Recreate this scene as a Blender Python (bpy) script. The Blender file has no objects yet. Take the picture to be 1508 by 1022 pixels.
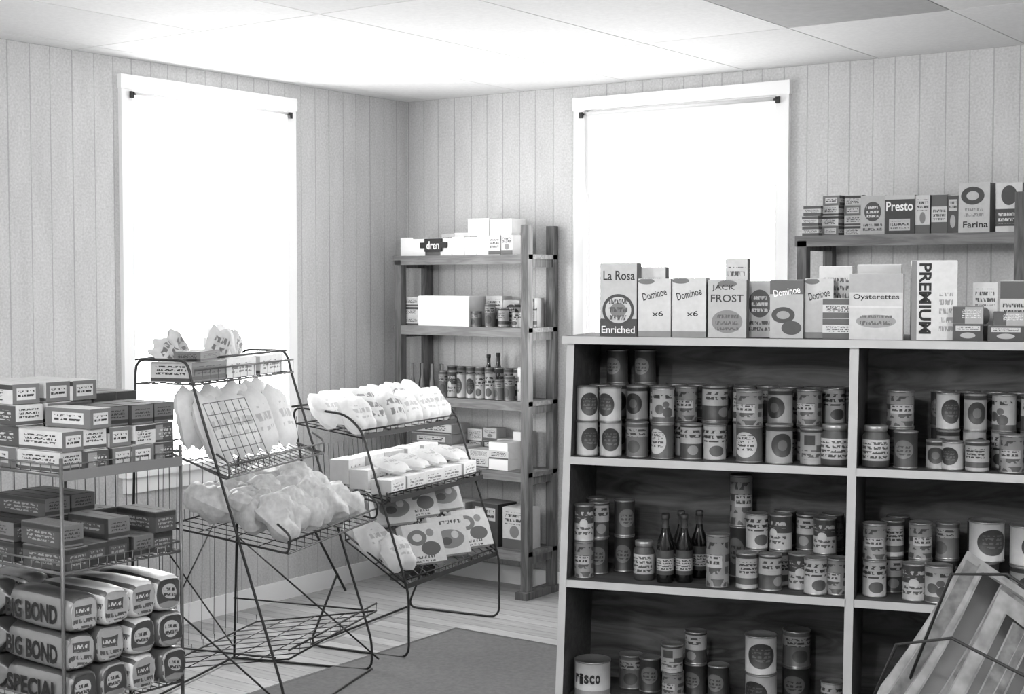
import bpy, math, random
from mathutils import Matrix, Vector
R = random.Random(7)
sc = bpy.context.scene
try:
    sc.view_settings.view_transform = 'Standard'
    sc.view_settings.look = 'None'
except Exception: pass

# ---------------------------------------------------------------- materials
def lin(g):
    c = g/255.0
    return c/12.92 if c <= 0.04045 else ((c+0.055)/1.055)**2.4
def new(name):
    m = bpy.data.materials.new(name); m.use_nodes = True
    nt = m.node_tree; b = nt.nodes['Principled BSDF']
    return m, nt, b
def col(g): l = lin(g); return (l, l, l, 1)
def mth(nt, op, a, b=None, c=None):
    n = nt.nodes.new('ShaderNodeMath'); n.operation = op
    for i, x in enumerate((a, b, c)):
        if x is None: continue
        if isinstance(x, (int, float)): n.inputs[i].default_value = x
        else: nt.links.new(x, n.inputs[i])
    return n.outputs[0]
def mixg(nt, fac, a, b):
    n = nt.nodes.new('ShaderNodeMix'); n.data_type = 'RGBA'
    nt.links.new(fac, n.inputs[0])
    for i, x in ((6, a), (7, b)):
        if isinstance(x, (int, float)): n.inputs[i].default_value = col(x)
        else: nt.links.new(x, n.inputs[i])
    return n.outputs[2]
def plain(name, g, rough=0.6, metal=0.0, var=0.0, scale=30):
    m, nt, b = new(name)
    b.inputs['Roughness'].default_value = rough
    b.inputs['Metallic'].default_value = metal
    if var:
        tc = nt.nodes.new('ShaderNodeTexCoord'); ns = nt.nodes.new('ShaderNodeTexNoise')
        ns.inputs['Scale'].default_value = scale
        nt.links.new(tc.outputs['Object'], ns.inputs['Vector'])
        c = mixg(nt, ns.outputs[0], max(0, g-var), min(255, g+var))
        nt.links.new(c, b.inputs['Base Color'])
    else:
        b.inputs['Base Color'].default_value = col(g)
    return m
def wood(name, g1, g2, stretch=(1, 12, 12), rough=0.6, scale=3.0):
    m, nt, b = new(name)
    tc = nt.nodes.new('ShaderNodeTexCoord'); mp = nt.nodes.new('ShaderNodeMapping')
    mp.inputs['Scale'].default_value = stretch
    nt.links.new(tc.outputs['Object'], mp.inputs[0])
    ns = nt.nodes.new('ShaderNodeTexNoise'); ns.inputs['Scale'].default_value = scale
    ns.inputs['Detail'].default_value = 5; ns.inputs['Distortion'].default_value = 1.2
    nt.links.new(mp.outputs[0], ns.inputs['Vector'])
    f = mth(nt, 'PINGPONG', mth(nt, 'MULTIPLY', ns.outputs[0], 5.0), 1.0)
    nt.links.new(mixg(nt, f, g1, g2), b.inputs['Base Color'])
    b.inputs['Roughness'].default_value = rough
    return m
def translucent(m, fac=.4, g=240):
    nt = m.node_tree; b = nt.nodes['Principled BSDF']; out = nt.nodes['Material Output']
    t = nt.nodes.new('ShaderNodeBsdfTranslucent'); t.inputs[0].default_value = col(g)
    mx = nt.nodes.new('ShaderNodeMixShader'); mx.inputs[0].default_value = fac
    nt.links.new(b.outputs[0], mx.inputs[1]); nt.links.new(t.outputs[0], mx.inputs[2]); nt.links.new(mx.outputs[0], out.inputs[0])
    return m
def art(name, base, shapes, rough=0.5, k_=0.92):
    """printed package: shapes drawn in the face's own UV space"""
    m, nt, b = new(name)
    base *= k_
    uv = nt.nodes.new('ShaderNodeUVMap'); uv.uv_map = 'UVMap'
    s = nt.nodes.new('ShaderNodeSeparateXYZ'); nt.links.new(uv.outputs[0], s.inputs[0])
    U, V = s.outputs[0], s.outputs[1]
    cur = base; first = True
    def rect(cx, cy, w, h):
        return mth(nt, 'MULTIPLY', mth(nt, 'COMPARE', U, cx, w/2), mth(nt, 'COMPARE', V, cy, h/2))
    for sh in shapes:
        k, cx, cy, w, h, g = sh[:6]; g = g*k_
        if k == 'r': mask = rect(cx, cy, w, h)
        elif k == 'e':
            du = mth(nt, 'DIVIDE', mth(nt, 'SUBTRACT', U, cx), w/2)
            dv = mth(nt, 'DIVIDE', mth(nt, 'SUBTRACT', V, cy), h/2)
            mask = mth(nt, 'LESS_THAN', mth(nt, 'ADD', mth(nt, 'MULTIPLY', du, du), mth(nt, 'MULTIPLY', dv, dv)), 1.0)
        elif k == 't':
            ns = nt.nodes.new('ShaderNodeTexNoise'); mp = nt.nodes.new('ShaderNodeMapping')
            q = sh[6] if len(sh) > 6 else 1
            mp.inputs['Scale'].default_value = (14*q, 5*q, 1); mp.inputs['Location'].default_value = (cx*31, cy*17, 0)
            nt.links.new(uv.outputs[0], mp.inputs[0]); nt.links.new(mp.outputs[0], ns.inputs['Vector'])
            ns.inputs['Scale'].default_value = 2.0; ns.inputs['Detail'].default_value = 1
            ln = mth(nt, 'LESS_THAN', mth(nt, 'FRACT', mth(nt, 'MULTIPLY', V, 9*q)), 0.6)
            mask = mth(nt, 'MULTIPLY', mth(nt, 'MULTIPLY', rect(cx, cy, w, h), ln), mth(nt, 'GREATER_THAN', ns.outputs[0], 0.48))
        cur = mixg(nt, mask, cur, g); first = False
    if not first:
        tc = nt.nodes.new('ShaderNodeTexCoord'); n2 = nt.nodes.new('ShaderNodeTexNoise'); n2.inputs['Scale'].default_value = 55
        nt.links.new(tc.outputs['Object'], n2.inputs['Vector'])
        cur = mixg(nt, mth(nt, 'MULTIPLY', n2.outputs[0], .28), cur, 85)
    if first: b.inputs['Base Color'].default_value = col(base)
    else: nt.links.new(cur, b.inputs['Base Color'])
    b.inputs['Roughness'].default_value = rough
    return m
def emis(name, g, strength):
    m, nt, b = new(name)
    b.inputs['Base Color'].default_value = col(g)
    b.inputs['Emission Color'].default_value = (1, 1, 1, 1)
    b.inputs['Emission Strength'].default_value = strength
    return m

WHITE = plain('white_card', 226, 0.7)
CREAM = plain('pale_card', 185, 0.7, var=10)
GREY = plain('grey_card', 110, 0.7)
DARK = plain('dark_card', 36, 0.6)
INK = plain('black_ink', 12, 0.6)
TIN = plain('tin_metal', 128, 0.35, 0.7)
WIRE = plain('dark_wire', 46, 0.45, 0.4)
PALEWIRE = plain('zinc_wire', 95, 0.4, 0.5)
TRIM = plain('white_trim_paint', 238, 0.5)
CASE = plain('window_casing_paint', 236, 0.5)
SHELFP = plain('shelf_edge_paint', 165, 0.5, var=12, scale=8)
SHELFD = wood('shelf_board_wood', 44, 66, (1, 10, 10))
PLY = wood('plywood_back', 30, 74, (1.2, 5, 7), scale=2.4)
PINE = wood('weathered_pine', 66, 102, (10, 10, 1))
PINEH = wood('weathered_pine_board', 88, 120, (1, 10, 10))

CK = 0.75
CANS = [
 art('can_label_oval', 215, [('e',.5,.5,.30,.72,20),('t',.5,.5,.2,.4,90)], k_=CK),
 art('can_label_oval_dark', 178, [('r',.5,.93,1,.12,50),('e',.5,.48,.28,.66,22),('e',.5,.48,.12,.3,100)], k_=CK),
 art('can_label_white_oval', 85, [('e',.5,.5,.32,.78,222),('t',.5,.55,.24,.5,60)], k_=CK),
 art('can_label_bands', 195, [('r',.5,.2,1,.2,60),('t',.5,.6,.3,.4,30),('r',.5,.95,1,.1,60)], k_=CK),
 art('can_label_print', 205, [('t',.5,.72,.6,.4,30,.7),('e',.5,.25,.22,.34,60)], k_=CK),
 art('can_label_dark', 45, [('e',.5,.52,.28,.55,120),('t',.5,.5,.2,.3,40)], k_=CK),
 art('can_label_blocks', 170, [('r',.38,.7,.16,.3,50),('r',.58,.45,.2,.2,60),('t',.5,.25,.5,.3,50,.6),('r',.5,.97,1,.08,60)], k_=CK),
 art('can_label_mid', 105, [('r',.5,.75,1,.3,175),('t',.5,.72,.4,.25,40),('e',.5,.3,.2,.4,50)], k_=CK),
 art('can_label_two_tone', 50, [('r',.5,.7,1,.5,195),('t',.5,.72,.4,.3,50,.7),('e',.55,.25,.16,.3,140)], k_=CK),
 art('can_label_fruit', 190, [('e',.42,.4,.14,.3,70),('e',.55,.3,.16,.32,50),('e',.52,.55,.1,.2,90),('t',.5,.82,.4,.2,30,.6),('r',.5,.08,1,.16,70)], k_=CK),
 art('can_label_soup', 60, [('r',.5,.25,1,.5,200),('e',.5,.5,.14,.26,225),('t',.5,.25,.4,.3,60,.7),('t',.5,.78,.4,.25,210,.6)], k_=CK),
 art('can_label_streaks', 150, [('t',.5,.5,1,1,55,.45),('r',.5,.5,.3,.25,205),('t',.5,.5,.25,.2,40)], k_=CK),
]
BOXA = [
 art('carton_print_a', 215, [('r',.5,.12,1,.24,90),('t',.5,.75,.8,.3,60),('e',.5,.42,.4,.3,130)]),
 art('carton_print_b', 55, [('r',.5,.75,.8,.3,205),('t',.5,.75,.7,.24,50),('e',.5,.32,.5,.35,180)]),
 art('carton_print_c', 190, [('e',.5,.6,.7,.5,60),('t',.5,.6,.5,.3,220),('t',.5,.2,.8,.2,60)]),
 art('carton_print_d', 225, [('t',.5,.5,.8,.7,80)]),
 art('carton_print_e', 80, [('r',.5,.5,1,.4,215),('t',.5,.5,.8,.3,40)]),
 art('carton_print_f', 165, [('r',.2,.5,.4,1,70),('t',.6,.6,.6,.5,230)]),
]
STICK = [
 art('biscuit_carton_light', 215, [('r',.5,.12,1,.18,80),('t',.5,.6,.75,.45,30,.6)]),
 art('biscuit_carton_mid', 115, [('r',.5,.5,.7,.6,220),('t',.5,.5,.6,.4,30,.6)]),
 art('biscuit_carton_band', 220, [('r',.5,.85,1,.25,50),('t',.45,.42,.7,.5,40,.7)]),
 art('biscuit_carton_dark', 70, [('r',.3,.5,.4,.8,150),('t',.6,.5,.6,.5,205,.6)]),
]
STICKD = [
 art('dark_carton', 44, [('r',.5,.5,.8,.5,72),('t',.5,.5,.6,.4,150,.6)]),
 art('dark_carton_stripe', 68, [('r',.5,.85,1,.2,28),('t',.5,.45,.7,.5,155,.6)]),
 art('mid_carton', 110, [('r',.5,.2,1,.2,46),('t',.5,.6,.7,.4,28,.6)]),
]
BREAD = art('bread_wrapper', 132, [('r',.5,.92,1,.16,60),('r',.5,.06,1,.1,60)], 0.3)
BREADE = art('bread_wrapper_end', 60, [('e',.5,.55,.62,.5,190),('t',.5,.55,.5,.35,40,.6),('r',.5,.12,1,.2,140)], 0.35)
BREADE2 = art('bread_wrapper_end_light', 170, [('r',.5,.6,.6,.3,70),('t',.5,.6,.5,.25,210,.6),('t',.5,.2,.8,.3,70,.5)], 0.35)
BREADL = art('bread_wrapper_light', 220, [('r',.5,.85,1,.16,80),('t',.5,.45,.8,.4,90,.5)], 0.3)
BREADM = art('bread_wrapper_mid', 160, [('t',.5,.6,.9,.5,60,.4),('r',.8,.5,.2,1,90)], 0.3)
BAGW = translucent(art('white_bag', 250, [('t',.5,.5,.6,.4,185,.5)], 0.6, 1.0), .4)
BAGG = translucent(art('printed_bag', 240, [('t',.5,.5,.7,.6,95,.4)], 0.6), .3)
BOXW = art('white_print_carton', 238, [('t',.5,.5,.7,.5,140,.5)], .6, 1.0)

# ---------------------------------------------------------------- mesh builder
def T(x=0, y=0, z=0, rz=0, rx=0, ry=0):
    return Matrix.Translation((x, y, z)) @ Matrix.Rotation(math.radians(rz), 4, 'Z') @ Matrix.Rotation(math.radians(ry), 4, 'Y') @ Matrix.Rotation(math.radians(rx), 4, 'X')
def fillet(pts, r=0.03, n=4):
    pts = [Vector(p) for p in pts]; out = [pts[0]]
    for i in range(1, len(pts)-1):
        a, b, c = pts[i-1], pts[i], pts[i+1]
        d1 = (a-b); d2 = (c-b); rr = min(r, d1.length*.45, d2.length*.45)
        p = b+d1.normalized()*rr; q = b+d2.normalized()*rr
        for k in range(n+1):
            t = k/n
            out.append((1-t)**2*p + 2*t*(1-t)*b + t*t*q)
    out.append(pts[-1]); return out
class MB:
    def __init__(s): s.v=[]; s.f=[]; s.mi=[]; s.uv=[]; s.sm=[]; s.mats=[]
    def m(s, mat):
        if mat not in s.mats: s.mats.append(mat)
        return s.mats.index(mat)
    def face(s, idx, mat, uv=None, smooth=False):
        s.f.append(tuple(idx)); s.mi.append(s.m(mat)); s.uv.append(uv or [(0,0)]*len(idx)); s.sm.append(smooth)
    def box(s, M, size, mats):
        if not isinstance(mats, (tuple, list)): mats = (mats,)*3
        F, S, Tp = mats
        x, y, z = size[0]/2, size[1]/2, size[2]
        c = [(-x,-y,0),(x,-y,0),(x,y,0),(-x,y,0),(-x,-y,z),(x,-y,z),(x,y,z),(-x,y,z)]
        n = len(s.v); s.v += [tuple(M @ Vector(p)) for p in c]
        u = [(0,0),(1,0),(1,1),(0,1)]
        for q, mt in (((0,1,5,4),F),((1,2,6,5),S),((2,3,7,6),F),((3,0,4,7),S),((4,5,6,7),Tp),((3,2,1,0),Tp)):
            s.face([n+i for i in q], mt, u)
    def bb(s, x0, x1, y0, y1, z0, z1, mats):
        s.box(T((x0+x1)/2, (y0+y1)/2, z0), (x1-x0, y1-y0, z1-z0), mats)
    def carton(s, M, w, d, h, mats):
        """paperboard carton: body with closed end flaps"""
        if not isinstance(mats, (tuple, list)): mats = (mats,)*3
        s.box(M, (w, d, h-.0015), mats)
        s.box(M @ T(0, -d*.24, h-.0015), (w*.985, d*.49, .0015), mats[2])
        s.box(M @ T(0, d*.27, h-.0015), (w*.985, d*.42, .0012), mats[2])
    def lathe(s, M, prof, mats, seg=20, z0=None, z1=None):
        z0 = prof[0][1] if z0 is None else z0; z1 = max(p[1] for p in prof) if z1 is None else z1
        n = len(s.v)
        for r, z in prof:
            for i in range(seg):
                a = 2*math.pi*i/seg
                s.v.append(tuple(M @ Vector((-math.sin(a)*r, math.cos(a)*r, z))))
        for j in range(len(prof)-1):
            mt = mats[j] if isinstance(mats, (list, tuple)) else mats
            for i in range(seg):
                k = (i+1) % seg
                u0, u1 = i/seg, (i+1)/seg
                v0, v1 = (prof[j][1]-z0)/(z1-z0), (prof[j+1][1]-z0)/(z1-z0)
                s.face((n+j*seg+i, n+j*seg+k, n+(j+1)*seg+k, n+(j+1)*seg+i), mt, [(u0,v0),(u1,v0),(u1,v1),(u0,v1)], True)
    def can(s, M, r, h, label, seg=24):
        e = .004
        prof = [(.001,e),(r*.92,e),(r*.93,0),(r,0.0005),(r,e),(r*.97,e*1.3),(r*.97,h-e*1.3),(r,h-e),(r,h),(r*.93,h),(r*.91,h-e),(.001,h-e)]
        mats = [TIN]*5+[label]+[TIN]*5
        s.lathe(M, prof, mats, seg, e*1.3, h-e*1.3)
    def jar(s, M, r, h, body, lid):
        prof = [(.001,0),(r*.95,0),(r,.006),(r,h*.74),(r*.8,h*.84),(r*.8,h*.86),(r*.86,h*.865),(r*.86,h*.99),(r*.8,h),(.001,h)]
        s.lathe(M, prof, [body]*5+[lid]*4, 20)
    def bottle(s, M, r, h, body, label, cap):
        prof = [(.001,0),(r*.95,0),(r,.005),(r,h*.12),(r,h*.48),(r,h*.55),(r*.5,h*.72),(r*.38,h*.8),(r*.38,h*.92),(r*.45,h*.925),(r*.45,h),(.001,h)]
        s.lathe(M, prof, [body,body,body,label,body,body,body,label,cap,cap,cap], 20, h*.12, h*.48)
    def tube(s, pts, r, mat, seg=6):
        pts = [Vector(p) for p in pts]; n0 = len(s.v); L = len(pts)
        for i, p in enumerate(pts):
            t = (pts[min(i+1, L-1)]-pts[max(i-1, 0)]).normalized()
            ref = Vector((0,0,1)) if abs(t.z) < .9 else Vector((1,0,0))
            if i == 0: a = t.cross(ref).normalized()
            else:
                a = (pa - t*pa.dot(t)).normalized()
            pa = a; b = t.cross(a)
            for k in range(seg):
                an = 2*math.pi*k/seg
                s.v.append(tuple(p + a*math.cos(an)*r + b*math.sin(an)*r))
        for i in range(L-1):
            for k in range(seg):
                k2 = (k+1) % seg
                s.face((n0+i*seg+k, n0+i*seg+k2, n0+(i+1)*seg+k2, n0+(i+1)*seg+k), mat, None, True)
        s.face([n0+k for k in range(seg)][::-1], mat); s.face([n0+(L-1)*seg+k for k in range(seg)], mat)
    def bag(s, M, w, h, t, mat, n=12, seed=0, crk=1.0):
        """soft filled bag in local XZ, front -Y, rounded corners, crinkled"""
        rr = random.Random(seed)
        ph = [rr.uniform(0, 6.28) for _ in range(6)]
        for sgn in (-1, 1):
            n0 = len(s.v)
            for j in range(n+1):
                for i in range(n+1):
                    u = -1+2*i/n; v = -1+2*j/n
                    U_ = u*math.sqrt(1-.26*v*v); V_ = v*math.sqrt(1-.26*u*u)
                    th = (max(0, (1-u**4)*(1-v**4)))**.5
                    cr = 1+crk*(.18*math.sin(4*u+ph[0]+2*v)+.16*math.sin(5*v+ph[1]-3*u)+.10*math.sin(13*u+9*v+ph[4])+.08*math.sin(11*v-12*u+ph[5]))
                    wv = 1+.04*math.sin(4*v+ph[2])
                    s.v.append(tuple(M @ Vector((U_*w/2*wv, sgn*t/2*th*cr, h/2+V_*h/2+.01*math.sin(5*u+ph[3])*abs(v)))))
            for j in range(n):
                for i in range(n):
                    q = [n0+j*(n+1)+i, n0+j*(n+1)+i+1, n0+(j+1)*(n+1)+i+1, n0+(j+1)*(n+1)+i]
                    uv = [(i/n,j/n),((i+1)/n,j/n),((i+1)/n,(j+1)/n),(i/n,(j+1)/n)]
                    if sgn > 0: q = q[::-1]; uv = uv[::-1]
                    s.face(q, mat, uv, True)
    def loaf(s, M, L, w, h, wrap, end, seed=0):
        """wrapped loaf along local X, end label on +X, gathered wrapper at -X"""
        rr = random.Random(seed); seg = 24
        secs = [(-L/2-.03,.25),(-L/2-.012,.18),(-L/2,.6),(-L/2+.015,.93),(-L/4,1.0),(0,1.01),(L/4,1.0),(L/2-.02,.97),(L/2-.004,.9),(L/2,.8)]
        n0 = len(s.v); NS = len(secs)-1
        p1, p2 = rr.uniform(0,6), rr.uniform(0,6)
        for x, k in secs:
            for i in range(seg):
                a = 2*math.pi*i/seg
                ca, sa = math.cos(a), math.sin(a)
                e = .6
                yy = math.copysign(abs(ca)**e, ca)*w/2*k
                zz = math.copysign(abs(sa)**e, sa)*h/2*k
                wob = 1+rr.uniform(-.025, .025)+.03*math.sin(3*a+p1+x*20)
                s.v.append(tuple(M @ Vector((x+rr.uniform(-.003,.003), yy*wob, h/2+zz*wob))))
        for j in range(NS):
            for i in range(seg):
                k = (i+1) % seg
                v = [(math.sin(2*math.pi*q/seg)+1)/2 for q in (i, i+1)]
                u0, u1 = j/NS, (j+1)/NS
                s.face((n0+j*seg+i, n0+j*seg+k, n0+(j+1)*seg+k, n0+(j+1)*seg+i), wrap, [(u0,v[0]),(u0,v[1]),(u1,v[1]),(u1,v[0])], True)
        l = n0+NS*seg
        s.face([l+i for i in range(seg)], end, [((math.cos(2*math.pi*i/seg)+1)/2, (math.sin(2*math.pi*i/seg)+1)/2) for i in range(seg)])
        s.face([n0+i for i in range(seg)][::-1], wrap)
    def text(s, txt, M, w, h, mat, bold=.015):
        cu = bpy.data.curves.new('txt', 'FONT'); cu.body = txt; cu.resolution_u = 3; cu.offset = bold
        o = bpy.data.objects.new('txt', cu); sc.collection.objects.link(o)
        dg = bpy.context.evaluated_depsgraph_get()
        me = bpy.data.meshes.new_from_object(o.evaluated_get(dg))
        vs = [v.co.copy() for v in me.vertices]
        if vs:
            x0, x1 = min(v.x for v in vs), max(v.x for v in vs); y0, y1 = min(v.y for v in vs), max(v.y for v in vs)
            n = len(s.v)
            for v in vs:
                s.v.append(tuple(M @ Vector(((v.x-(x0+x1)/2)/(x1-x0)*w, 0, (v.y-(y0+y1)/2)/(y1-y0)*h))))
            for p in me.polygons: s.face([n+i for i in p.vertices], mat)
        bpy.data.objects.remove(o); bpy.data.curves.remove(cu); bpy.data.meshes.remove(me)
    def build(s, name, loc=(0,0,0), rz=0, parent=None):
        me = bpy.data.meshes.new(name)
        me.from_pydata(s.v, [], s.f)
        for mt in s.mats: me.materials.append(mt)
        me.polygons.foreach_set('material_index', s.mi)
        me.polygons.foreach_set('use_smooth', s.sm)
        uvl = me.uv_layers.new(name='UVMap')
        flat = [c for f in s.uv for p in f for c in p]
        uvl.data.foreach_set('uv', flat)
        me.update()
        o = bpy.data.objects.new(name, me); sc.collection.objects.link(o)
        o.location = loc; o.rotation_euler = (0, 0, math.radians(rz))
        if parent: o.parent = parent
        return o

# ---------------------------------------------------------------- room
H = 2.46; XR = 6.2; YB = -7.4
def panel_mat(name, axis):
    m, nt, b = new(name)
    tc = nt.nodes.new('ShaderNodeTexCoord'); s = nt.nodes.new('ShaderNodeSeparateXYZ')
    nt.links.new(tc.outputs['Object'], s.inputs[0])
    c = mth(nt, 'MULTIPLY', s.outputs[axis], 1/.61)
    f = mth(nt, 'FRACT', mth(nt, 'ADD', c, 20.0))
    tot = None
    for p, e in ((.02,.005),(.19,.0035),(.345,.0035),(.52,.005),(.70,.0035),(.86,.0035)):
        q = mth(nt, 'COMPARE', f, p, e)
        tot = q if tot is None else mth(nt, 'MAXIMUM', tot, q)
    ns = nt.nodes.new('ShaderNodeTexNoise'); mp = nt.nodes.new('ShaderNodeMapping')
    mp.inputs['Scale'].default_value = (6, 6, 1.5); nt.links.new(tc.outputs['Object'], mp.inputs[0])
    nt.links.new(mp.outputs[0], ns.inputs['Vector']); ns.inputs['Scale'].default_value = 2; ns.inputs['Detail'].default_value = 3
    n2 = nt.nodes.new('ShaderNodeTexNoise'); nt.links.new(tc.outputs['Object'], n2.inputs['Vector']); n2.inputs['Scale'].default_value = 110; n2.inputs['Detail'].default_value = 3
    fm = mth(nt, 'ADD', mth(nt, 'MULTIPLY', ns.outputs[0], .35), mth(nt, 'MULTIPLY', n2.outputs[0], .65))
    base = mixg(nt, fm, 138, 222)
    nt.links.new(mixg(nt, mth(nt, 'MULTIPLY', tot, .38), base, 100), b.inputs['Base Color'])
    bp = nt.nodes.new('ShaderNodeBump'); bp.inputs['Distance'].default_value = .0015; bp.invert = True
    nt.links.new(tot, bp.inputs['Height']); nt.links.new(bp.outputs[0], b.inputs['Normal'])
    b.inputs['Roughness'].default_value = .55
    return m
PX = panel_mat('grooved_wall_panelling_x', 0); PY = panel_mat('grooved_wall_panelling_y', 1)
LW = (-1.83, -.91, .72, 2.33)   # y0,y1,z0,z1 in left wall
BW = (1.12, 2.12, .95, 2.34)    # x0,x1,z0,z1 in back wall
w = MB()
w.bb(0, BW[0], 0, .12, 0, H, PX); w.bb(BW[1], XR, 0, .12, 0, H, PX)
w.bb(BW[0], BW[1], 0, .12, 0, BW[2], PX); w.bb(BW[0], BW[1], 0, .12, BW[3], H, PX)
w.build('wall_back')
w = MB()
w.bb(-.12, 0, YB, LW[0], 0, H, PY); w.bb(-.12, 0, LW[1], .12, 0, H, PY)
w.bb(-.12, 0, LW[0], LW[1], 0, LW[2], PY); w.bb(-.12, 0, LW[0], LW[1], LW[3], H, PY)
w.build('wall_left')
w = MB(); w.bb(XR, XR+.12, YB, .12, 0, H, PY); w.build('wall_right')
w = MB(); w.bb(-.12, XR+.12, YB-.12, YB, 0, H, PX); w.build('wall_front')

def floor_mat():
    m, nt, b = new('floor_boards')
    tc = nt.nodes.new('ShaderNodeTexCoord'); s = nt.nodes.new('ShaderNodeSeparateXYZ')
    nt.links.new(tc.outputs['Object'], s.inputs[0])
    k = mth(nt, 'MULTIPLY', s.outputs[1], 1/.083)
    fr = mth(nt, 'FRACT', mth(nt, 'ADD', k, 200.0)); fl = mth(nt, 'FLOOR', k)
    wn = nt.nodes.new('ShaderNodeTexWhiteNoise'); wn.noise_dimensions = '1D'
    nt.links.new(fl, wn.inputs['W'])
    ns = nt.nodes.new('ShaderNodeTexNoise'); mp = nt.nodes.new('ShaderNodeMapping')
    mp.inputs['Scale'].default_value = (2, 14, 1); nt.links.new(tc.outputs['Object'], mp.inputs[0])
    nt.links.new(mp.outputs[0], ns.inputs['Vector']); ns.inputs['Detail'].default_value = 5; ns.inputs['Scale'].default_value = 3
    f = mth(nt, 'ADD', mth(nt, 'MULTIPLY', wn.outputs[0], .35), mth(nt, 'MULTIPLY', ns.outputs[0], .65))
    c = mixg(nt, f, 110, 205)
    nt.links.new(mixg(nt, mth(nt, 'LESS_THAN', fr, .05), c, 95), b.inputs['Base Color'])
    b.inputs['Roughness'].default_value = .4
    return m
w = MB(); w.bb(-.12, XR+.12, YB-.12, .12, -.1, 0, floor_mat()); w.build('floor')
w = MB(); MATG = plain('rubber_mat', 90, .8, var=16, scale=60)
w.bb(1.06, 2.3, -3.4, -.95, .001, .007, MATG)
w.bb(1.045, 2.315, -.95, -.935, .001, .0075, plain('mat_edge', 74)); w.bb(1.045, 1.06, -3.4, -.95, .001, .0075, plain('mat_edge2', 74))
w.build('floor_mat')

CT = [plain('ceiling_tile', 221, .8, var=9, scale=60), plain('ceiling_tile_b', 214, .8, var=9, scale=60), plain('ceiling_tile_grey', 165, .8, var=10, scale=30)]
w = MB(); w.bb(-.12, XR+.12, YB-.12, .12, H+.012, H+.1, plain('ceiling_seam', 100))
xs = sorted(set([0.0, XR]+[2.58+.61*k for k in range(-4, 6)])); xs = [x for x in xs if 0 <= x <= XR]
ys = [0.0]+[-.9-1.22*k for k in range(0, 6)]+[YB]; ys = [y for y in ys if y >= YB]
for i in range(len(xs)-1):
    for j in range(len(ys)-1):
        mt = CT[R.choice((0, 0, 1))]
        if abs(xs[i]-2.58) < .01 and j == 1: mt = CT[2]
        w.bb(xs[i]+.003, xs[i+1]-.003, ys[j+1]+.003, ys[j]-.003, H, H+.014, mt)
w.build('ceiling')
w = MB()
w.bb(0, XR, -.012, 0, 0, .09, CASE); w.build('baseboard_back')
w = MB(); w.bb(0, .012, YB, 0, 0, .09, CASE); w.build('baseboard_left')

# windows
SH = emis('backlit_roller_shade', 235, 10.0)
SHU = emis('thick_roller_shade', 110, .78)
ROLL = plain('shade_roller', 222, .5)
GL = new('window_glass')[0]
nt = GL.node_tree; nt.nodes.clear()
o_ = nt.nodes.new('ShaderNodeOutputMaterial'); tr = nt.nodes.new('ShaderNodeBsdfTransparent'); gs = nt.nodes.new('ShaderNodeBsdfGlossy'); mx = nt.nodes.new('ShaderNodeMixShader')
mx.inputs[0].default_value = .05; gs.inputs['Roughness'].default_value = .05
nt.links.new(tr.outputs[0], mx.inputs[1]); nt.links.new(gs.outputs[0], mx.inputs[2]); nt.links.new(mx.outputs[0], o_.inputs[0])
def window(name, width, z0, z1, split, loc, rz):
    """local: x across, front -Y is room side, wall face at y=0"""
    w = MB(); hw = width/2; c = .06
    w.bb(-hw-c, -hw, -.022, 0, z0-.02, z1+c, CASE); w.bb(hw, hw+c, -.022, 0, z0-.02, z1+c, CASE)
    w.bb(-hw-c-.005, hw+c+.005, -.026, 0, z1, z1+c, CASE)
    w.bb(-hw-c-.02, hw+c+.02, -.05, .0, z0-.03, z0, TRIM); w.bb(-hw-c, hw+c, -.02, 0, z0-.1, z0-.03, CASE)
    w.bb(-hw, -hw+.012, 0, .12, z0, z1, TRIM); w.bb(hw-.012, hw, 0, .12, z0, z1, TRIM)
    w.bb(-hw, hw, 0, .12, z1-.012, z1, TRIM); w.bb(-hw, hw, 0, .12, z0, z0+.012, TRIM)
    zm = (z0+z1)/2
    for a, b_, y in ((z0+.012, zm+.015, .05), (zm-.015, z1-.012, .08)):
        w.bb(-hw+.012, hw-.012, y, y+.03, a, a+.035, TRIM); w.bb(-hw+.012, hw-.012, y, y+.03, b_-.035, b_, TRIM)
        w.bb(-hw+.012, -hw+.045, y, y+.03, a, b_, TRIM); w.bb(hw-.045, hw-.012, y, y+.03, a, b_, TRIM)
        w.bb(-hw+.045, hw-.045, y+.012, y+.016, a+.035, b_-.035, GL)
    w.tube([(-hw+.004, -.018, z1-.016), (hw-.004, -.018, z1-.016)], .009, ROLL, 12)
    if split:
        w.bb(-hw+.003, hw-.003, -.004, -.002, split, z1-.012, SHU)
        w.bb(-hw+.05, hw-.003, .004, .0055, z0+.02, split+.02, SH)
        w.bb(-hw+.003, -hw+.05, .004, .0055, z0+.02, split+.02, SHU)
    else:
        w.bb(-hw+.003, hw-.003, .004, .0055, z0+.02, z1-.012, SH)
    for sx in (-1, 1):
        w.box(T(sx*(hw+.012), -.032, z1-.038), (.018, .012, .028), DARK)
        w.tube([(sx*(hw+.012), -.037, z1-.018), (sx*(hw-.006), -.033, z1-.022)], .005, DARK)
    return w.build(name, loc, rz)
window('window_1', LW[1]-LW[0], LW[2], LW[3], None, (0, (LW[0]+LW[1])/2, 0), 90)
window('window_2', BW[1]-BW[0], BW[2], BW[3], 1.94, ((BW[0]+BW[1])/2, 0, 0), 0)

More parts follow.
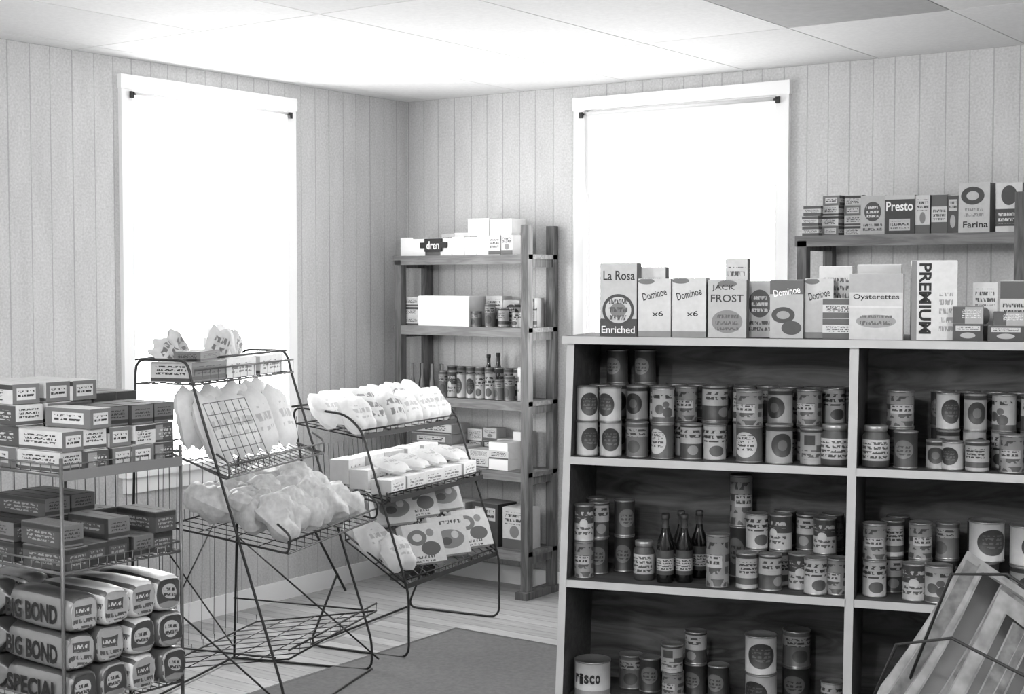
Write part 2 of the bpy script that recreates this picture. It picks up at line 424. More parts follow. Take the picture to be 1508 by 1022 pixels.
# ---------------------------------------------------------------- gondola shelf
GO = (2.381, -2.071); GA = 16.6
Gm = T(GO[0], GO[1], 0, GA)
SZ = (1.348, .965, .570, .18); GL_, GD = 1.80, .33; DV = .872
w = MB(); b = .024
def prism(w, xt, xb, th, y0, y1, z0, z1, mats):
    F, S = mats
    c = [(xb,y0,z0),(xb+th,y0,z0),(xb+th,y1,z0),(xb,y1,z0),(xt,y0,z1),(xt+th,y0,z1),(xt+th,y1,z1),(xt,y1,z1)]
    n = len(w.v); w.v += c
    for q, mt in (((0,1,5,4),F),((1,2,6,5),S),((2,3,7,6),F),((3,0,4,7),S),((4,5,6,7),F),((3,2,1,0),F)):
        w.face([n+i for i in q], mt, [(0,0),(1,0),(1,1),(0,1)])
prism(w, -.006, -.05, .024, 0, GD, 0, SZ[0]-b, (SHELFP, SHELFD))
prism(w, DV, DV-.014, .026, 0, GD, 0, SZ[0]-b, (SHELFP, SHELFD))
w.bb(GL_-.024, GL_, 0, GD, 0, SZ[0]-b, (SHELFP, SHELFD, SHELFP))
w.bb(-.02, GL_+.01, -.012, GD+.01, SZ[0]-b, SZ[0], (SHELFP, SHELFP, SHELFD))
for z in SZ[1:]:
    off = -.006-.044*(1-z/SZ[0])
    w.bb(off+.022, DV-.004, .0, GD-.01, z-b, z, (SHELFP, SHELFP, SHELFD))
    w.bb(DV+.02, GL_-.022, .0, GD-.01, z-b, z, (SHELFP, SHELFP, SHELFD))
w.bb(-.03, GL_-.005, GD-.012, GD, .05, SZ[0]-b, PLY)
w.bb(-.03, GL_-.02, .015, .03, 0, SZ[3]-b, SHELFP)
w.build('display_shelving_unit', (GO[0], GO[1], 0), GA)

def stock(name, items):
    w = MB()
    for it in items:
        k, x, y, z = it[:4]
        if k == 'c': w.can(T(x, y, z, R.uniform(-38, 38)), it[4], it[5], CANS[it[6]])
        elif k == 'j': w.jar(T(x, y, z, R.uniform(-20, 20)), it[4], it[5], it[6], it[7])
        elif k == 'b': w.bottle(T(x, y, z), it[4], it[5], DGLASS, it[6], DARK)
    return w.build(name, (GO[0], GO[1], 0), GA)
DGLASS = plain('dark_glass', 14, .12)
JLAB = art('jar_label', 50, [('r',.5,.42,1,.5,175),('t',.5,.42,.4,.4,50)])
LID = plain('jar_lid', 140, .3, .6)
def col_(x, y, z, n, st, r=.036, h=.111):
    return [('c', x+R.uniform(-.002,.002), y+R.uniform(-.002,.002), z+i*h, r, h, st if isinstance(st, int) else st[i % len(st)]) for i in range(n)]
z = SZ[1]; it = []
it += col_(.045,.055,z,2,0)+col_(.123,.055,z,2,0)+col_(.206,.07,z,1,7)+col_(.292,.055,z,2,(2,9))
it += col_(.38,.07,z,1,8)+col_(.455,.07,z,1,4)+col_(.565,.055,z,2,(2,11),.042)+col_(.655,.055,z,1,1,.042,.12)+col_(.755,.06,z,1,6)
it += col_(.06,.145,z,2,1)+col_(.10,.225,z,3,(1,1,5))+col_(.185,.15,z,2,(8,1))+col_(.19,.24,z,3,5)+col_(.262,.15,z,2,(1,10))
it += col_(.345,.15,z,2,(4,11))+col_(.44,.155,z,2,(2,8),.042,.113)+col_(.53,.165,z,2,(0,3))+col_(.645,.145,z,2,(5,1),.04)+col_(.735,.145,z,2,(6,11),.04)+col_(.80,.22,z,2,(3,4))
for i in range(8): it += col_(.29+i*.075,.262,z,2,R.choice((1,5,7,10)))
it += [('j',.825,.06,z,.045,.125,JLAB,LID)]
stock('canned_goods', it)
it = [('j',.945,.06,z,.04,.125,JLAB,LID)]
it += col_(1.03,.06,z,1,5)+col_(1.01,.15,z,2,(5,11),.042,.113)+col_(1.12,.08,z,1,1,.033,.085)+col_(1.165,.06,z,1,0,.033,.085)+col_(1.235,.05,z,1,3,.035,.09)
it += col_(1.15,.15,z,2,(1,0),.035)+col_(1.225,.14,z,2,(0,1),.034)+col_(1.33,.05,z,1,11)+col_(1.31,.14,z,2,(4,9))+col_(1.39,.12,z,2,(3,8))+col_(1.44,.05,z,1,10)+col_(1.5,.1,z,2,(3,4))
for i in range(8): it += col_(1.13+i*.076,.24,z,2,R.choice((1,5,7,10)))
stock('canned_goods', it)
z = SZ[2]; it = []
it += col_(.035,.06,z,2,(11,10),.032,.118)+col_(.06,.14,z,2,(5,8),.034,.118)+col_(.13,.2,z,2,5,.034,.118)+col_(.03,.22,z,2,5,.034,.118)
it += [('j',.225,.09,z,.034,.125,JLAB,LID),('b',.298,.07,z,.027,.215,JLAB),('b',.355,.09,z,.027,.215,JLAB),('b',.33,.16,z,.027,.215,JLAB),('b',.275,.18,z,.027,.2,JLAB),('b',.385,.18,z,.027,.215,JLAB)]
it += col_(.468,.06,z,1,11,.037,.165)+col_(.51,.24,z,2,(5,11),.037,.165)
it += col_(.56,.07,z,1,3)+col_(.575,.15,z,2,(1,4))+col_(.632,.065,z,1,8)+col_(.65,.15,z,2,(3,10))+col_(.715,.11,z,1,10)+col_(.77,.05,z,1,4)
it += col_(.73,.18,z,2,(4,8))+col_(.79,.13,z,2,(3,10))+col_(.80,.22,z,2,(3,5))+col_(.65,.24,z,2,(5,5))+col_(.835,.07,z,1,11)
stock('canned_goods', it)
it = []
it += col_(.945,.08,z,2,(4,11))+col_(.99,.16,z,2,(8,3))+col_(1.06,.06,z,1,10)+col_(1.075,.14,z,2,(4,11))+col_(1.13,.055,z,1,9,.042,.111)+col_(1.15,.17,z,2,(10,7))
it += col_(1.25,.09,z,1,5,.052,.125)+[('c',1.265,.1,z+.125,.052,.118,0)]+col_(1.38,.1,z,2,(1,0),.05,.118)+col_(1.5,.1,z,2,(0,2),.05,.118)+col_(1.24,.24,z,2,5)+col_(1.0,.25,z,2,5)
stock('canned_goods', it)
z = SZ[3]; it = []
it += col_(.6,.1,z,2,(0,0),.05,.12)+col_(.69,.24,z,2,(5,7),.045,.115)+col_(.31,.13,z,2,(11,6),.036,.09)+col_(.37,.2,z,2,(5,8),.036,.105)+col_(.82,.1,z,1,4,.036,.111)
it += [('c',.3,.24,z,.036,.111,5),('c',.22,.2,z,.036,.111,5),('c',.45,.18,z,.036,.111,5),('c',.15,.22,z,.04,.111,7)]
SHORT = art('shortening_can_label', 185, [('r',.5,.1,1,.2,120)])
stock('canned_goods', it)
w = MB(); w.can(T(0,0,0), .06, .118, SHORT)
for i, ch in enumerate('risco'):
    a = math.radians(-40+i*18); w.text(ch, T(math.sin(a)*.0592, -math.cos(a)*.0592, .064, math.degrees(a)), .016, .03 if ch!='i' else .036, INK, .04)
p = Gm @ Vector((.055,.09,SZ[3])); w.build('shortening_can', p, GA)
it = col_(1.05,.08,z,1,1,.048,.18)+col_(1.08,.2,z,2,5,.045,.11)+col_(1.3,.1,z,2,(5,7),.05,.118)+col_(1.42,.12,z,1,0,.05,.118)
stock('canned_goods', it)

def gbox(name, x, y, wd, d, h, mats, texts=(), rz=0, z=SZ[0]):
    w = MB(); w.carton(T(), wd, d, h, mats)
    for t in texts:
        s_, tx, tz, tw, th, mt = t[:6]; rot = t[6] if len(t) > 6 else 0
        w.text(s_, T(tx*wd, -d/2-.0006, tz*h, 0, 0, rot), tw*wd, th*h, mt, .03 if rot == 90 else .012)
    p = Gm @ Vector((x, y, z)); return w.build(name, p, GA+rz)
PASTA = art('pasta_carton', 200, [('r',.5,.12,1,.24,50),('e',.5,.36,.86,.44,35),('e',.5,.36,.7,.36,205),('e',.5,.36,.45,.2,120),('t',.5,.36,.5,.3,60)])
SUG = art('sugar_carton', 215, [('r',.5,.05,1,.1,140),('e',.25,.96,.5,.1,110)])
SUGO = art('sugar_carton_pictures', 185, [('r',.5,.88,1,.24,85),('e',.4,.4,.7,.28,45),('e',.65,.18,.6,.24,60),('e',.4,.4,.4,.14,160)])
FROST = art('frosting_sugar_carton', 188, [('e',.5,.28,.8,.4,130),('t',.5,.28,.6,.3,80),('e',.5,.94,.5,.12,100)])
CRK = art('cracker_carton', 205, [('r',.5,.86,1,.28,175),('e',.5,.28,.75,.2,150),('t',.5,.28,.6,.18,90),('r',.5,.5,1,.02,225)])
PRM = art('tall_cracker_carton', 222, [('t',.76,.35,.3,.5,150),('r',.06,.5,.12,1,130)])
gbox('pasta_box', .15, .07, .122, .05, .231, (PASTA, GREY, CREAM), [('La Rosa',.02,.83,.85,.13,DARK),('Enriched',0,.09,.9,.1,WHITE)], -3)
gbox('pasta_box', .24, .14, .09, .05, .22, (BOXA[3], GREY, CREAM))
gbox('sugar_box', .268, .065, .104, .06, .182, (SUG, CREAM, CREAM), [('Dominoe',0,.73,.75,.13,DARK,-14),('x6',.1,.4,.34,.09,INK)])
gbox('sugar_box', .378, .065, .106, .06, .184, (SUG, CREAM, CREAM), [('Dominoe',0,.73,.75,.13,DARK,-14),('x6',.1,.4,.34,.09,INK)])
gbox('sugar_box', .495, .07, .118, .07, .178, (FROST, GREY, CREAM), [('JACK',-.1,.86,.6,.12,DARK),('FROST',0,.68,.85,.13,DARK)], 3)
gbox('sugar_box', .583, .15, .10, .06, .175, (BOXA[2], GREY, CREAM))
gbox('spice_box', .50, .20, .07, .05, .245, (BOXA[0], GREY, CREAM))
gbox('sugar_box', .675, .075, .10, .06, .178, (SUGO, GREY, CREAM), [('Dominoe',0,.8,.8,.12,WHITE,-10)], 4)
gbox('sugar_box', .765, .12, .085, .06, .182, (SUG, GREY, CREAM), [('Dominoe',0,.73,.75,.13,DARK,-14)], 8)
gbox('starch_box', .835, .08, .10, .06, .062, (BOXA[4], CREAM, CREAM))
gbox('starch_box', .835, .08, .10, .06, .06, (BOXA[4], CREAM, CREAM), z=SZ[0]+.062)
gbox('starch_box', .81, .19, .10, .06, .22, (BOXA[3], CREAM, WHITE))
gbox('cracker_box', .943, .065, .155, .06, .196, (CRK, WHITE, CREAM), [('Oysterettes',0,.64,.86,.1,INK)])
gbox('cracker_box', .94, .20, .13, .06, .225, (CREAM, WHITE, WHITE))
gbox('saltine_box', 1.105, .085, .13, .07, .235, (PRM, BOXA[5], CREAM), [('PREMIUM',-.2,.52,1.6,.15,INK,90)], 6)
gbox('tea_box', 1.205, .07, .085, .08, .05, (BOXA[1], DARK, GREY))
gbox('tea_box', 1.205, .07, .085, .08, .05, (BOXA[5], DARK, GREY), z=SZ[0]+.05)
gbox('gelatin_box', 1.25, .17, .07, .05, .17, (BOXA[0], GREY, CREAM))
gbox('gelatin_box', 1.33, .17, .075, .05, .175, (BOXA[4], GREY, CREAM))
gbox('gelatin_box', 1.42, .17, .08, .05, .18, (BOXA[2], GREY, CREAM))
gbox('gelatin_box', 1.51, .17, .08, .05, .17, (BOXA[1], GREY, CREAM))
gbox('pudding_box', 1.31, .07, .10, .07, .045, (BOXA[1], DARK, GREY))
gbox('pudding_box', 1.42, .07, .10, .07, .045, (BOXA[5], DARK, GREY))
gbox('pudding_box', 1.32, .07, .09, .06, .04, (BOXA[5], DARK, DARK), z=SZ[0]+.045)
gbox('pudding_box', 1.42, .07, .095, .06, .042, (BOXA[1], DARK, DARK), z=SZ[0]+.045)
gbox('pudding_box', 1.53, .07, .10, .07, .08, (BOXA[4], DARK, GREY))

# ---------------------------------------------------------------- ladder shelving units on back wall
def ladder_unit(name, x0, x1, y0, y1, top, shelves):
    w = MB(); p = .042
    for x, tp in ((x0, shelves[0]-.022), (x1-p, top)):
        for y in (y0, y1-p):
            w.bb(x, x+p, y, y+p, 0, tp, PINE)
        for z in shelves: w.bb(x+.008, x+p-.008, y0+p, y1-p, z-.06, z-.022, PINE)
        w.bb(x-.012, x+p+.012, y0-.03, y1, 0, .035, PINE)
    for z in shelves:
        w.bb(x0-.01, x1+.0, y0+.006, y1-.004, z-.022, z, PINEH)
        w.bb(x0+p if z != shelves[0] else x0-.01, x1-p, y0-.0, y0+.02, z-.045, z-.0, PINEH)
    return w.build(name)
CS = (1.65, 1.30, .947, .607, .225)
ladder_unit('wooden_shelf_rack', .14, .965, -.27, -.014, 1.79, CS)
RS = 1.71
ladder_unit('wooden_shelf_rack', 2.36, 3.29, -.32, -.014, 1.86, (RS, 1.3, .9, .5, .15))

def row(w, x0, x1, y, z, hs, ws, mats, dep=.07, levels=(1,)):
    x = x0
    while True:
        ww = R.uniform(*ws)
        if x+ww > x1: break
        zz = z
        for l in range(R.choice(levels)):
            h = R.uniform(*hs); m_ = R.choice(mats)
            w.carton(T(x+ww/2, y, zz, R.uniform(-3, 3)), ww-.004, dep, h, (m_, CREAM, CREAM)); zz += h
        x += ww
w = MB(); z = CS[0]
row(w, .15, .88, -.19, z, (.085,.095), (.07,.11), [WHITE, BOXA[3], STICK[0], WHITE, BOXA[0]], .09)
row(w, .15, .88, -.09, z, (.085,.12), (.07,.11), [WHITE, BOXA[3]], .08, (1,))
w.carton(T(.62, -.14, z+.095), .13, .12, .085, (WHITE, CREAM, WHITE)); w.carton(T(.755, -.14, z+.095), .13, .12, .08, (WHITE, CREAM, WHITE))
w.box(T(.37,-.242,z+.02), (.11,.006,.065), INK); w.text('dren', T(.37,-.246,z+.052), .08, .04, WHITE)
w.box(T(.30,-.242,z+.038), (.03,.006,.028), INK); w.box(T(.44,-.242,z+.038), (.03,.006,.028), INK)
w.build('small_cartons')
w = MB(); z = CS[1]
for k in range(3): w.carton(T(.21,-.15,z+k*.048), .11,.15,.047,(STICK[(0,2,0)[k]],CREAM,CREAM))
w.carton(T(.435,-.16,z), .32,.17,.15,(WHITE,CREAM,WHITE))
for i in range(8): w.can(T(.615+i*.041,-.21+.07*(i%2),z,R.uniform(-20,20)), .022 if i%2 else .027, .075+.02*(i%3), CANS[R.choice((1,3,4,7))])
w.carton(T(.655,-.08,z), .1,.08,.15,(BOXA[0],CREAM,CREAM)); w.carton(T(.76,-.08,z), .1,.08,.13,(BOXA[2],CREAM,CREAM)); w.carton(T(.86,-.08,z), .08,.08,.14,(BOXA[1],CREAM,CREAM))
w.build('pantry_goods')
w = MB(); z = CS[2]
for i in range(7): w.lathe(T(.20+i*.032,-.2+.03*(i%2),z), [(.001,0),(.012,0),(.014,.06),(.006,.1),(.008,.16),(.001,.16)], (GREY,DARK)[i%2], 10)
for i in range(16): w.can(T(.42+(i%8)*.058,-.225+.075*(i//8),z,R.uniform(-30,30)), .027, R.choice((.1,.12,.13)) if i<8 else .15, CANS[R.choice((3,4,0,7,10))])
w.bottle(T(.66,-.09,z), .024, .22, DGLASS, JLAB, DARK); w.bottle(T(.60,-.09,z), .024, .21, DGLASS, JLAB, DARK)
w.build('pantry_goods')
w = MB()
w.lathe(T(0,0,0), [(.001,0),(.034,0),(.034,.155),(.03,.162),(.001,.162)], BAGG, 16)
w.lathe(T(.0,.0,.162), [(.001,0),(.012,0),(.012,.01),(.001,.01)], DARK, 12)
w.build('salt_canister', (.896, -.20, CS[2]))
w = MB(); z = CS[3]
row(w, .48, .9, -.18, z, (.035,.06), (.09,.14), [WHITE, STICK[0], BOXA[3], BOXA[0]], .12, (2,2,3))
row(w, .48, .9, -.07, z, (.05,.07), (.08,.12), [WHITE, BOXA[1], BOXA[3], BOXA[0]], .08, (2,3))
for k in range(4): w.carton(T(.33,-.14,z+k*.05), .26,.15,.048,(STICK[(0,2,1,0)[k]],CREAM,CREAM))
w.build('small_cartons')
w = MB(); z = CS[4]
w.carton(T(.68,-.15,z,-6), .17,.14,.21,(BOXA[1],DARK,GREY)); w.carton(T(.85,-.16,z), .14,.12,.2,(BOXA[0],CREAM,CREAM))
w.carton(T(.45,-.15,z), .2,.14,.2,(BOXA[2],CREAM,CREAM)); w.carton(T(.26,-.15,z), .15,.14,.18,(BOXA[5],CREAM,CREAM))
w.build('laundry_soap_boxes')

def rbox(name, x, wd, h, d, mats, texts=(), y=-.22, z=RS):
    w = MB(); w.carton(T(), wd, d, h, mats)
    for s_, tx, tz, tw, th, mt in texts: w.text(s_, T(tx*wd, -d/2-.0006, tz*h), tw*wd, th*h, mt)
    return w.build(name, (x, y, z), R.uniform(-4, 4))
w = MB()
for c_ in range(3):
    for k in range(4 if c_ else 3):
        w.carton(T(2.40+c_*.078, -.22+.03*c_, RS+k*.042, R.uniform(-6,6)), .074, .11, .041, (STICK[(k+c_)%3] if c_ else BOXA[4], BOXA[4], CREAM))
w.build('baking_powder_boxes')
rbox('starch_box', 2.655, .10, .16, .05, (BOXA[2], GREY, CREAM))
FLD = art('cake_flour_carton', 45, [('r',.5,.25,.7,.3,200),('t',.5,.25,.6,.2,60),('r',.5,.95,1,.1,200)])
FAR = art('cereal_carton', 205, [('e',.45,.75,.75,.36,50),('e',.45,.75,.4,.18,200),('t',.5,.4,.6,.2,140)])
PAN = art('pancake_carton', 225, [('e',.5,.75,.6,.4,50),('r',.5,.3,1,.35,50),('t',.5,.3,.8,.25,225)])
rbox('cake_flour_box', 2.77, .125, .158, .05, (FLD, DARK, CREAM), [('Presto',0,.72,.9,.24,WHITE)])
rbox('gelatin_box', 2.865, .06, .155, .05, (BOXA[0], GREY, CREAM)); rbox('gelatin_box', 2.93, .062, .155, .05, (BOXA[4], GREY, CREAM)); rbox('gelatin_box', 2.985, .042, .15, .05, (BOXA[1], GREY, CREAM))
rbox('hot_cereal_box', 3.072, .125, .195, .055, (FAR, GREY, CREAM), [('Farina',.05,.17,.8,.13,INK)])
rbox('biscuit_mix_box', 3.165, .07, .155, .05, (BOXA[0], GREY, CREAM), y=-.15)
rbox('pancake_mix_box', 3.21, .10, .19, .05, (PAN, GREY, CREAM), y=-.24)

# ---------------------------------------------------------------- wire racks
def tray(w, x0, x1, yf, zf, yb, zb, mat, n=14, lip=.03, r=.0022, strip=None):
    R_ = .0036
    w.tube([(x0,yf,zf),(x1,yf,zf),(x1,yb,zb),(x0,yb,zb),(x0,yf,zf)], R_, mat)
    w.tube([(x0,yf,zf+lip),(x1,yf,zf+lip)], R_, mat)
    for i in range(n+1):
        x = x0+(x1-x0)*i/n
        w.tube([(x,yf,zf+lip),(x,yf,zf),(x,yb,zb),(x,yb,zb+lip)], r, mat, 4)
    for k in range(1, 4):
        t = k/4; w.tube([(x0,yf+(yb-yf)*t,zf+(zb-zf)*t),(x1,yf+(yb-yf)*t,zf+(zb-zf)*t)], r, mat, 4)
    if strip: w.bb(x0, x1, yf+.004, yf+.008, zf-.006, zf+.014, strip)
X0, X1, Y0, Y1 = .93, 1.49, -3.33, -2.89
w = MB()
for x in (X0, X1):
    for y in (Y0, Y1): w.tube([(x,y,0),(x,y,1.02)], .0055, PALEWIRE, 8)
for z in (.285, .69, .97):
    w.tube([(X0,Y0,z),(X1,Y0,z),(X1,Y1,z),(X0,Y1,z),(X0,Y0,z)], .005, PALEWIRE)
    w.tube([(X0,Y0,z+.03),(X1,Y0,z+.03),(X1,Y1,z+.03),(X0,Y1,z+.03),(X0,Y0,z+.03)], .003, PALEWIRE)
    for i in range(1, 14):
        y = Y0+(Y1-Y0)*i/14; w.tube([(X0,y,z),(X1,y,z),(X1,y,z+.03)], .002, PALEWIRE, 4)
    for i in range(1, 12):
        x = X0+(X1-X0)*i/12; w.tube([(x,Y0,z+.03),(x,Y0,z)], .002, PALEWIRE, 4)
for i in range(12):
    x = X0+(X1-X0)*i/11; w.tube([(x,Y1,.29),(x,Y1,.97)], .002, PALEWIRE, 4)
for i in range(1,9):
    y = Y0+(Y1-Y0)*i/9; w.tube([(X0,y,.29),(X0,y,.97)], .002, PALEWIRE, 4)
w.bb(X1+.006, X1+.009, Y0, Y1, .955, .985, GREY)
w.build('wire_bread_rack')
w = MB(); z = .975
for k in range(4):
    for j in range(3):
        w.carton(T(1.14+R.uniform(-.01,.01), -3.27+j*.095, z+k*.062, R.uniform(-4,4)), .26, .09, .06, (STICK[R.randint(0,3)], STICK[R.randint(0,2)], CREAM))
for k in range(3):
    for j in range(5):
        if k==2 and j in (0,): continue
        w.carton(T(1.385+R.uniform(-.012,.012), -3.28+j*.083, z+k*.06, R.uniform(-4,4)), .19, .079, .058, (STICK[R.randint(0,3)], STICK[R.randint(0,3)], CREAM) if not (k==2 and j>1) else (STICKD[0],STICKD[2],DARK))
for j in range(2): w.carton(T(1.13, -2.98+j*.085, z, 0), .24, .08, .2, (STICKD[2], STICKD[0], GREY))
w.build('biscuit_cartons')
w = MB(); z = .695
for j in range(5):
    n = (2,1,2,1,2)[j]
    for k in range(n): w.carton(T(1.385+R.uniform(-.015,.015), -3.28+j*.083, z+k*.065, R.uniform(-5,5)), .19, .078, .063, (STICKD[R.randint(0,2)], STICKD[R.randint(0,2)], GREY))
for j in range(4):
    for k in range((2,3,3,2)[j]): w.carton(T(1.14+R.uniform(-.01,.01), -3.27+j*.095, z+k*.06, R.uniform(-4,4)), .24, .088, .058, (STICKD[(k+j+1)%3], STICKD[k%3], DARK))
w.build('cake_mix_cartons')
w = MB(); z = .29; sd = 0
WR = (BREAD, BREADM, BREADL, BREADM)
for j in range(4):
    for k in range(3):
        sd += 1
        w.loaf(T(1.36+R.uniform(-.02,.015), -3.27+j*.110, z+k*.112, R.uniform(-3,3)), .30, .108, .112, (BREADL if k==2 else WR[j]) if j else BREAD, (BREADE, BREADE2)[R.random()<.45], sd)
for k, tx in enumerate(('SPECIAL', 'BIG BOND', 'BIG BOND')):
    w.text(tx, T(1.34, -3.3285, z+k*.112+.052, 0, 0, R.uniform(-2,2)), .24, .056, INK, .04)
for j in range(4):
    for k in range(3):
        sd += 1; w.loaf(T(1.05, -3.27+j*.110, z+k*.112, 180), .2, .108, .112, BREAD if j<1 else BREADM, BREAD, sd)
w.build('bread_loaves')

# rack 2 : tall slanted snack rack
O2 = (1.20, -1.67); A2 = -72; L2 = .76
w = MB()
for x in (0, L2):
    w.tube(fillet([(x,-.6,.006),(x,.0,.006),(x,.0,.12),(x,-.34,1.17),(x,-.36,1.25),(x,-.56,1.25),(x,-.6,.006)], .04), .005, WIRE, 8)
    w.tube([(x,-.60,.25),(x,-.03,.24)], .0035, WIRE); w.tube([(x,-.58,.5),(x,.03,.05)], .0035, WIRE)
    w.tube(fillet([(x,-.5,.68),(x,.02,.60),(x,.03,.66),(x,-.02,.70)],.02), .004, WIRE)
    w.tube(fillet([(x,-.56,.98),(x,-.2,.84),(x,-.2,.9),(x,-.25,.93)],.02), .004, PALEWIRE)
for p in ((-.6,.01),(0,.01),(-.36,1.25),(-.56,1.25)): w.tube([(0,p[0],p[1]),(L2,p[0],p[1])], .0045, WIRE)
tray(w, 0, L2, .02, .24, -.5, .16, WIRE, 9, .03, .0018)
tray(w, 0, L2, .02, .60, -.45, .67, WIRE, 12, .04, .0016)
tray(w, 0, L2, -.2, .85, -.52, .95, PALEWIRE, 18, .04, .0016)
tray(w, -.0, L2, -.33, 1.165, -.56, 1.165, PALEWIRE, 14, .05, .0018)
for i in range(7):
    t = i/6; w.tube([(.46+.3*t,-.19,.86),(.46+.3*t,-.30,1.10)], .0014, PALEWIRE, 4); w.tube([(.46,-.19-.11*t,.86+.24*t),(L2,-.19-.11*t,.86+.24*t)], .0014, PALEWIRE, 4)
for i in range(9):
    x = L2*i/8; w.tube([(x,-.585,.15),(x,-.565,1.2)], .0014, PALEWIRE, 4)
w.tube([(0,-.6,.05),(L2,-.58,.75)], .003, WIRE); w.tube([(L2,-.6,.05),(0,-.58,.75)], .003, WIRE)
w.build('wire_snack_rack', (O2[0], O2[1], 0), A2)
w = MB()
for i in range(3):
    w.carton(T(.14+i*.235, -.44, 1.17, 180+R.uniform(-5,5)), .22, .17, .07, (BOXW if i!=2 else STICKD[2], STICK[0], WHITE))
w.carton(T(.62, -.40, 1.171+.07, 186), .17, .1, .035, (STICKD[2], STICKD[2], GREY))
for i in range(8):
    w.bag(T(.14+i*.07, -.46+R.uniform(-.04,.05), 1.225+R.uniform(0,.008), 180+R.uniform(-50,50), R.uniform(-45,0), R.uniform(-35,35)), .08+R.uniform(0,.03), R.uniform(.10,.14), .04, R.choice((BAGW, BAGG, BAGG)), 10, i)
w.build('snack_packets', (O2[0], O2[1], 0), A2)
w = MB()
for i in range(4):
    w.bag(T(.09+i*.17, -.30, .885, 180+R.uniform(-8,8), -22, R.uniform(-3,3)), .19, .25, .06, BAGW, 10, i+40, .5)
    w.bag(T(.12+i*.17, -.40, .93, 180+R.uniform(-8,8), -12, R.uniform(-5,5)), .18, .22, .06, BAGW, 10, i+60, .5)
CLEAR = translucent(plain('crinkled_clear_bag', 210, .42, var=52, scale=50), .3, 230)
for i in range(5):
    for k in range(3):
        w.bag(T(.07+i*.125+R.uniform(-.02,.02), -.02-k*.13, .635+k*.025+R.uniform(0,.015), 180+R.uniform(-45,45), -62+R.uniform(-12,18), R.uniform(-25,25)), .17, .17+R.uniform(0,.05), .10, CLEAR, 16, i*7+k)
w.build('snack_bags', (O2[0], O2[1], 0), A2)

# rack 3
O3 = (1.08, -.66); A3 = -81; L3 = .80
w = MB()
for x in (0, L3):
    w.tube(fillet([(x,-.34,.32),(x,-.48,.006),(x,.0,.006),(x,.0,.27),(x,-.22,.92),(x,-.30,.98),(x,-.56,1.0),(x,-.46,.5),(x,-.30,.25)], .05), .0052, WIRE, 8)
    w.tube([(x,-.02,.31),(x,-.32,.50)], .004, WIRE)
    w.tube(fillet([(x,-.46,.68),(x,-.1,.62),(x,-.1,.67)],.02), .0045, WIRE)
w.tube([(0,-.47,.01),(L3,-.47,.01)], .005, WIRE); w.tube([(0,-.56,1.0),(L3,-.56,1.0)], .005, WIRE)
tray(w, 0, L3, -.02, .29, -.30, .46, WIRE, 14, .03, .002, DARK)
tray(w, 0, L3, -.09, .635, -.45, .69, WIRE, 14, .03, .002, DARK)
tray(w, 0, L3, -.22, .885, -.54, .93, WIRE, 14, .03, .002, DARK)
for i in range(22):
    x = L3*i/21; w.tube([(x,-.30,.46),(x,-.31,.62)], .002, WIRE, 4); w.tube([(x,-.45,.69),(x,-.46,.84)], .002, WIRE, 4)
w.build('wire_snack_rack', (O3[0], O3[1], 0), A3)
w = MB()
for i in range(6):
    for k in range(2):
        w.bag(T(.06+i*.136+R.uniform(-.01,.01), -.25-k*.13, .90+k*.02, 172+R.uniform(-10,10), -32+R.uniform(-6,6), R.uniform(-6,6)), .15, .165, .075, BAGW if R.random()<.7 else BAGG, 12, i*3+k+90, .45)
w.build('snack_bags', (O3[0], O3[1], 0), A3)
w = MB()
for i in range(5):
    for k in range(3):
        w.carton(T(.085+i*.155, -.15-k*.10, .655+k*.016, 180+R.uniform(-9,9)), .14, .09, .06+.02*k, (R.choice((BOXW, STICK[0], BOXW)), CREAM, WHITE))
for i in range(4): w.bag(T(.12+i*.17, -.12, .735, 180+R.uniform(-15,15), -75), .14, .15, .04, BAGW, 10, i+150, .6)
w.build('snack_cartons', (O3[0], O3[1], 0), A3)
PIC = art('picture_carton', 222, [('e',.35,.65,.5,.4,110),('e',.65,.35,.5,.36,85),('t',.4,.12,.6,.2,80),('e',.35,.65,.25,.2,215),('e',.7,.75,.2,.2,140)])
PIC2 = art('picture_carton_b', 215, [('e',.5,.4,.8,.5,125),('e',.4,.35,.3,.2,60),('t',.5,.85,.8,.2,60,.7),('e',.66,.5,.2,.2,200)])
w = MB()
for i in range(3):
    for k in range(2):
        w.carton(T(.10+i*.215, -.075-k*.15, .335+k*.155, 156+R.uniform(-4,4), -24), .19, .045, .17, ((PIC, PIC2)[(i+k)%2], CREAM, CREAM))
for k in range(3): w.bag(T(.71+.03*(k%2),-.07-.09*k,.34+.05*k,165,-40), .16,.17,.08,BAGW,10,201+k,.6)
w.build('cookie_boxes', (O3[0], O3[1], 0), A3)

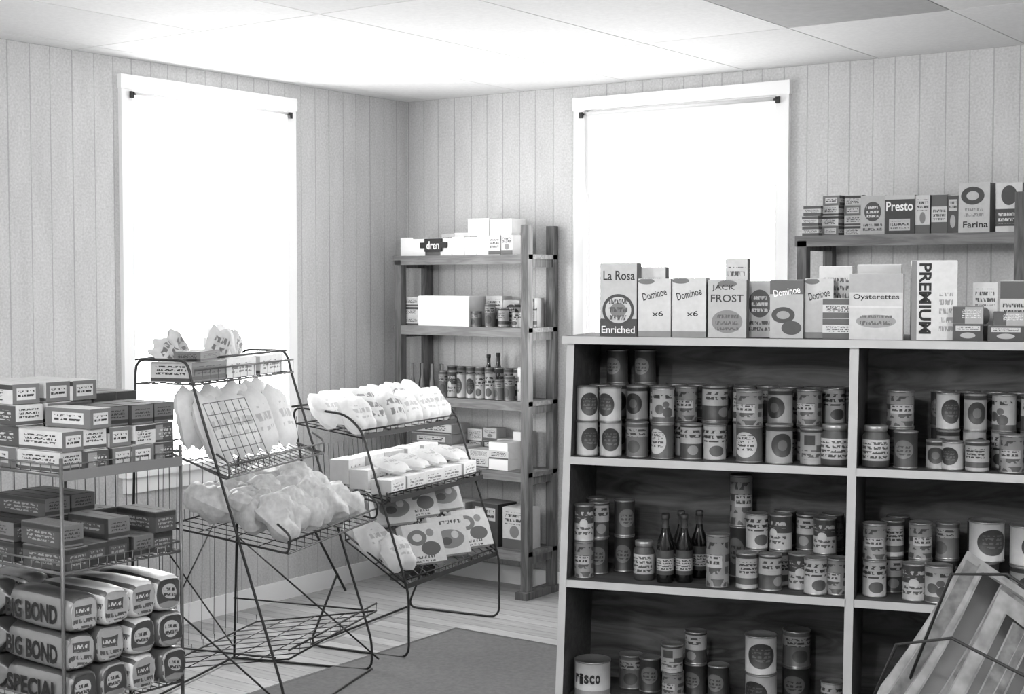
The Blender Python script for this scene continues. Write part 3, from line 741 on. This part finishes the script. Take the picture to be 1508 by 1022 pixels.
# ---------------------------------------------------------------- newspaper stand at lower right
w = MB()
PEDGE = plain('newsprint_edge', 72, .9, var=50, scale=38); COVER = plain('magazine_cover', 26, .4, var=18, scale=16)
PE2 = plain('newsprint_fold', 112, .9, var=45, scale=25)
NS_ = 15
for i in range(NS_):
    mt = (PE2, PEDGE, PE2, COVER, PEDGE, PE2, COVER, PEDGE, PEDGE, COVER, PEDGE, COVER, COVER, COVER, COVER)[i]
    n = len(w.v); N = 10
    Ms = T(-.21+i*.026, .16-i*.017, .30-.004*i, R.uniform(-2,2), -10, 38+i*.5+R.uniform(-1,1))
    Lh = .74-.022*i+R.uniform(-.02,.02)
    for j in range(N+1):
        t = j/N
        for s_ in (0, 1):
            for q in (0, 1):
                w.v.append(tuple(Ms @ Vector((s_*.34+.03*math.sin(t*2.5+i*.15), q*.010+.06*t*t*(1-.3*s_), t*Lh+.02*s_))))
    for j in range(N):
        a = n+j*4
        w.face((a, a+2, a+6, a+4), mt, [(0,j/N),(1,j/N),(1,(j+1)/N),(0,(j+1)/N)], True)
        w.face((a+3, a+1, a+5, a+7), mt, None, True); w.face((a+1, a, a+4, a+5), PE2); w.face((a+2, a+3, a+7, a+6), PE2)
    w.face((n+N*4, n+N*4+2, n+N*4+3, n+N*4+1), PE2)
w.tube(fillet([(-.26,-.11,0),(-.26,-.11,.24),(.62,-.11,.50),(.62,-.11,0)],.05), .006, WIRE)
w.tube(fillet([(-.26,.28,0),(-.26,.28,.24),(.62,.28,.50),(.62,.28,0)],.05), .006, WIRE)
for x, z in ((-.26,.22),(-.05,.29),(.16,.36),(.38,.43),(.62,.48),(-.26,.02),(.62,.02)): w.tube([(x,-.11,z),(x,.28,z)], .005, WIRE)
w.tube([(-.06,.20,.40),(.02,.12,.66),(.12,.02,.70),(.30,-.13,.62),(.40,-.13,.50)], .004, INK)
w.tube([(.08,.22,.55),(.16,.16,.82),(.26,.06,.84),(.40,-.10,.74),(.50,-.13,.6)], .004, INK)
w.build('newspaper_rack', (3.72, -2.72, 0), 35.5)

# ---------------------------------------------------------------- lights
prof = [(.001,-.13)]+[(.13*math.cos(a), .13*math.sin(a)) for a in [math.radians(-80+i*16) for i in range(10)]]+[(.05,.125)]
for i, p in enumerate(((3.6,-4.5,180), (5.3,-3.1,85), (2.0,-5.6,195))):  # unseen globes, added out of frame to fill the room with light
    GLOBE = emis('added_fill_glow_%d' % i, 240, p[2])
    w = MB()
    w.lathe(T(0,0,0), prof, GLOBE, 20)
    w.lathe(T(0,0,.12), [(.055,0),(.055,.04),(.01,.05),(.01,.26),(.06,.265),(.06,.28),(.001,.28)], TRIM, 16)
    w.build('added_fill_globe', (p[0], p[1], H-.40))
wd = bpy.data.worlds.new('sky'); sc.world = wd; wd.use_nodes = True
wd.node_tree.nodes['Background'].inputs[0].default_value = (1, 1, 1, 1)
wd.node_tree.nodes['Background'].inputs[1].default_value = 4.0

# ---------------------------------------------------------------- camera
cam = bpy.data.cameras.new('camera'); cam.sensor_width = 36; cam.lens = 2140/1508*36
co = bpy.data.objects.new('camera', cam); sc.collection.objects.link(co)
co.location = (4.909, -5.919, 1.52)
co.rotation_euler = (math.radians(90-2.57), 0, math.radians(35.55))
cam.clip_start = .05
sc.camera = co
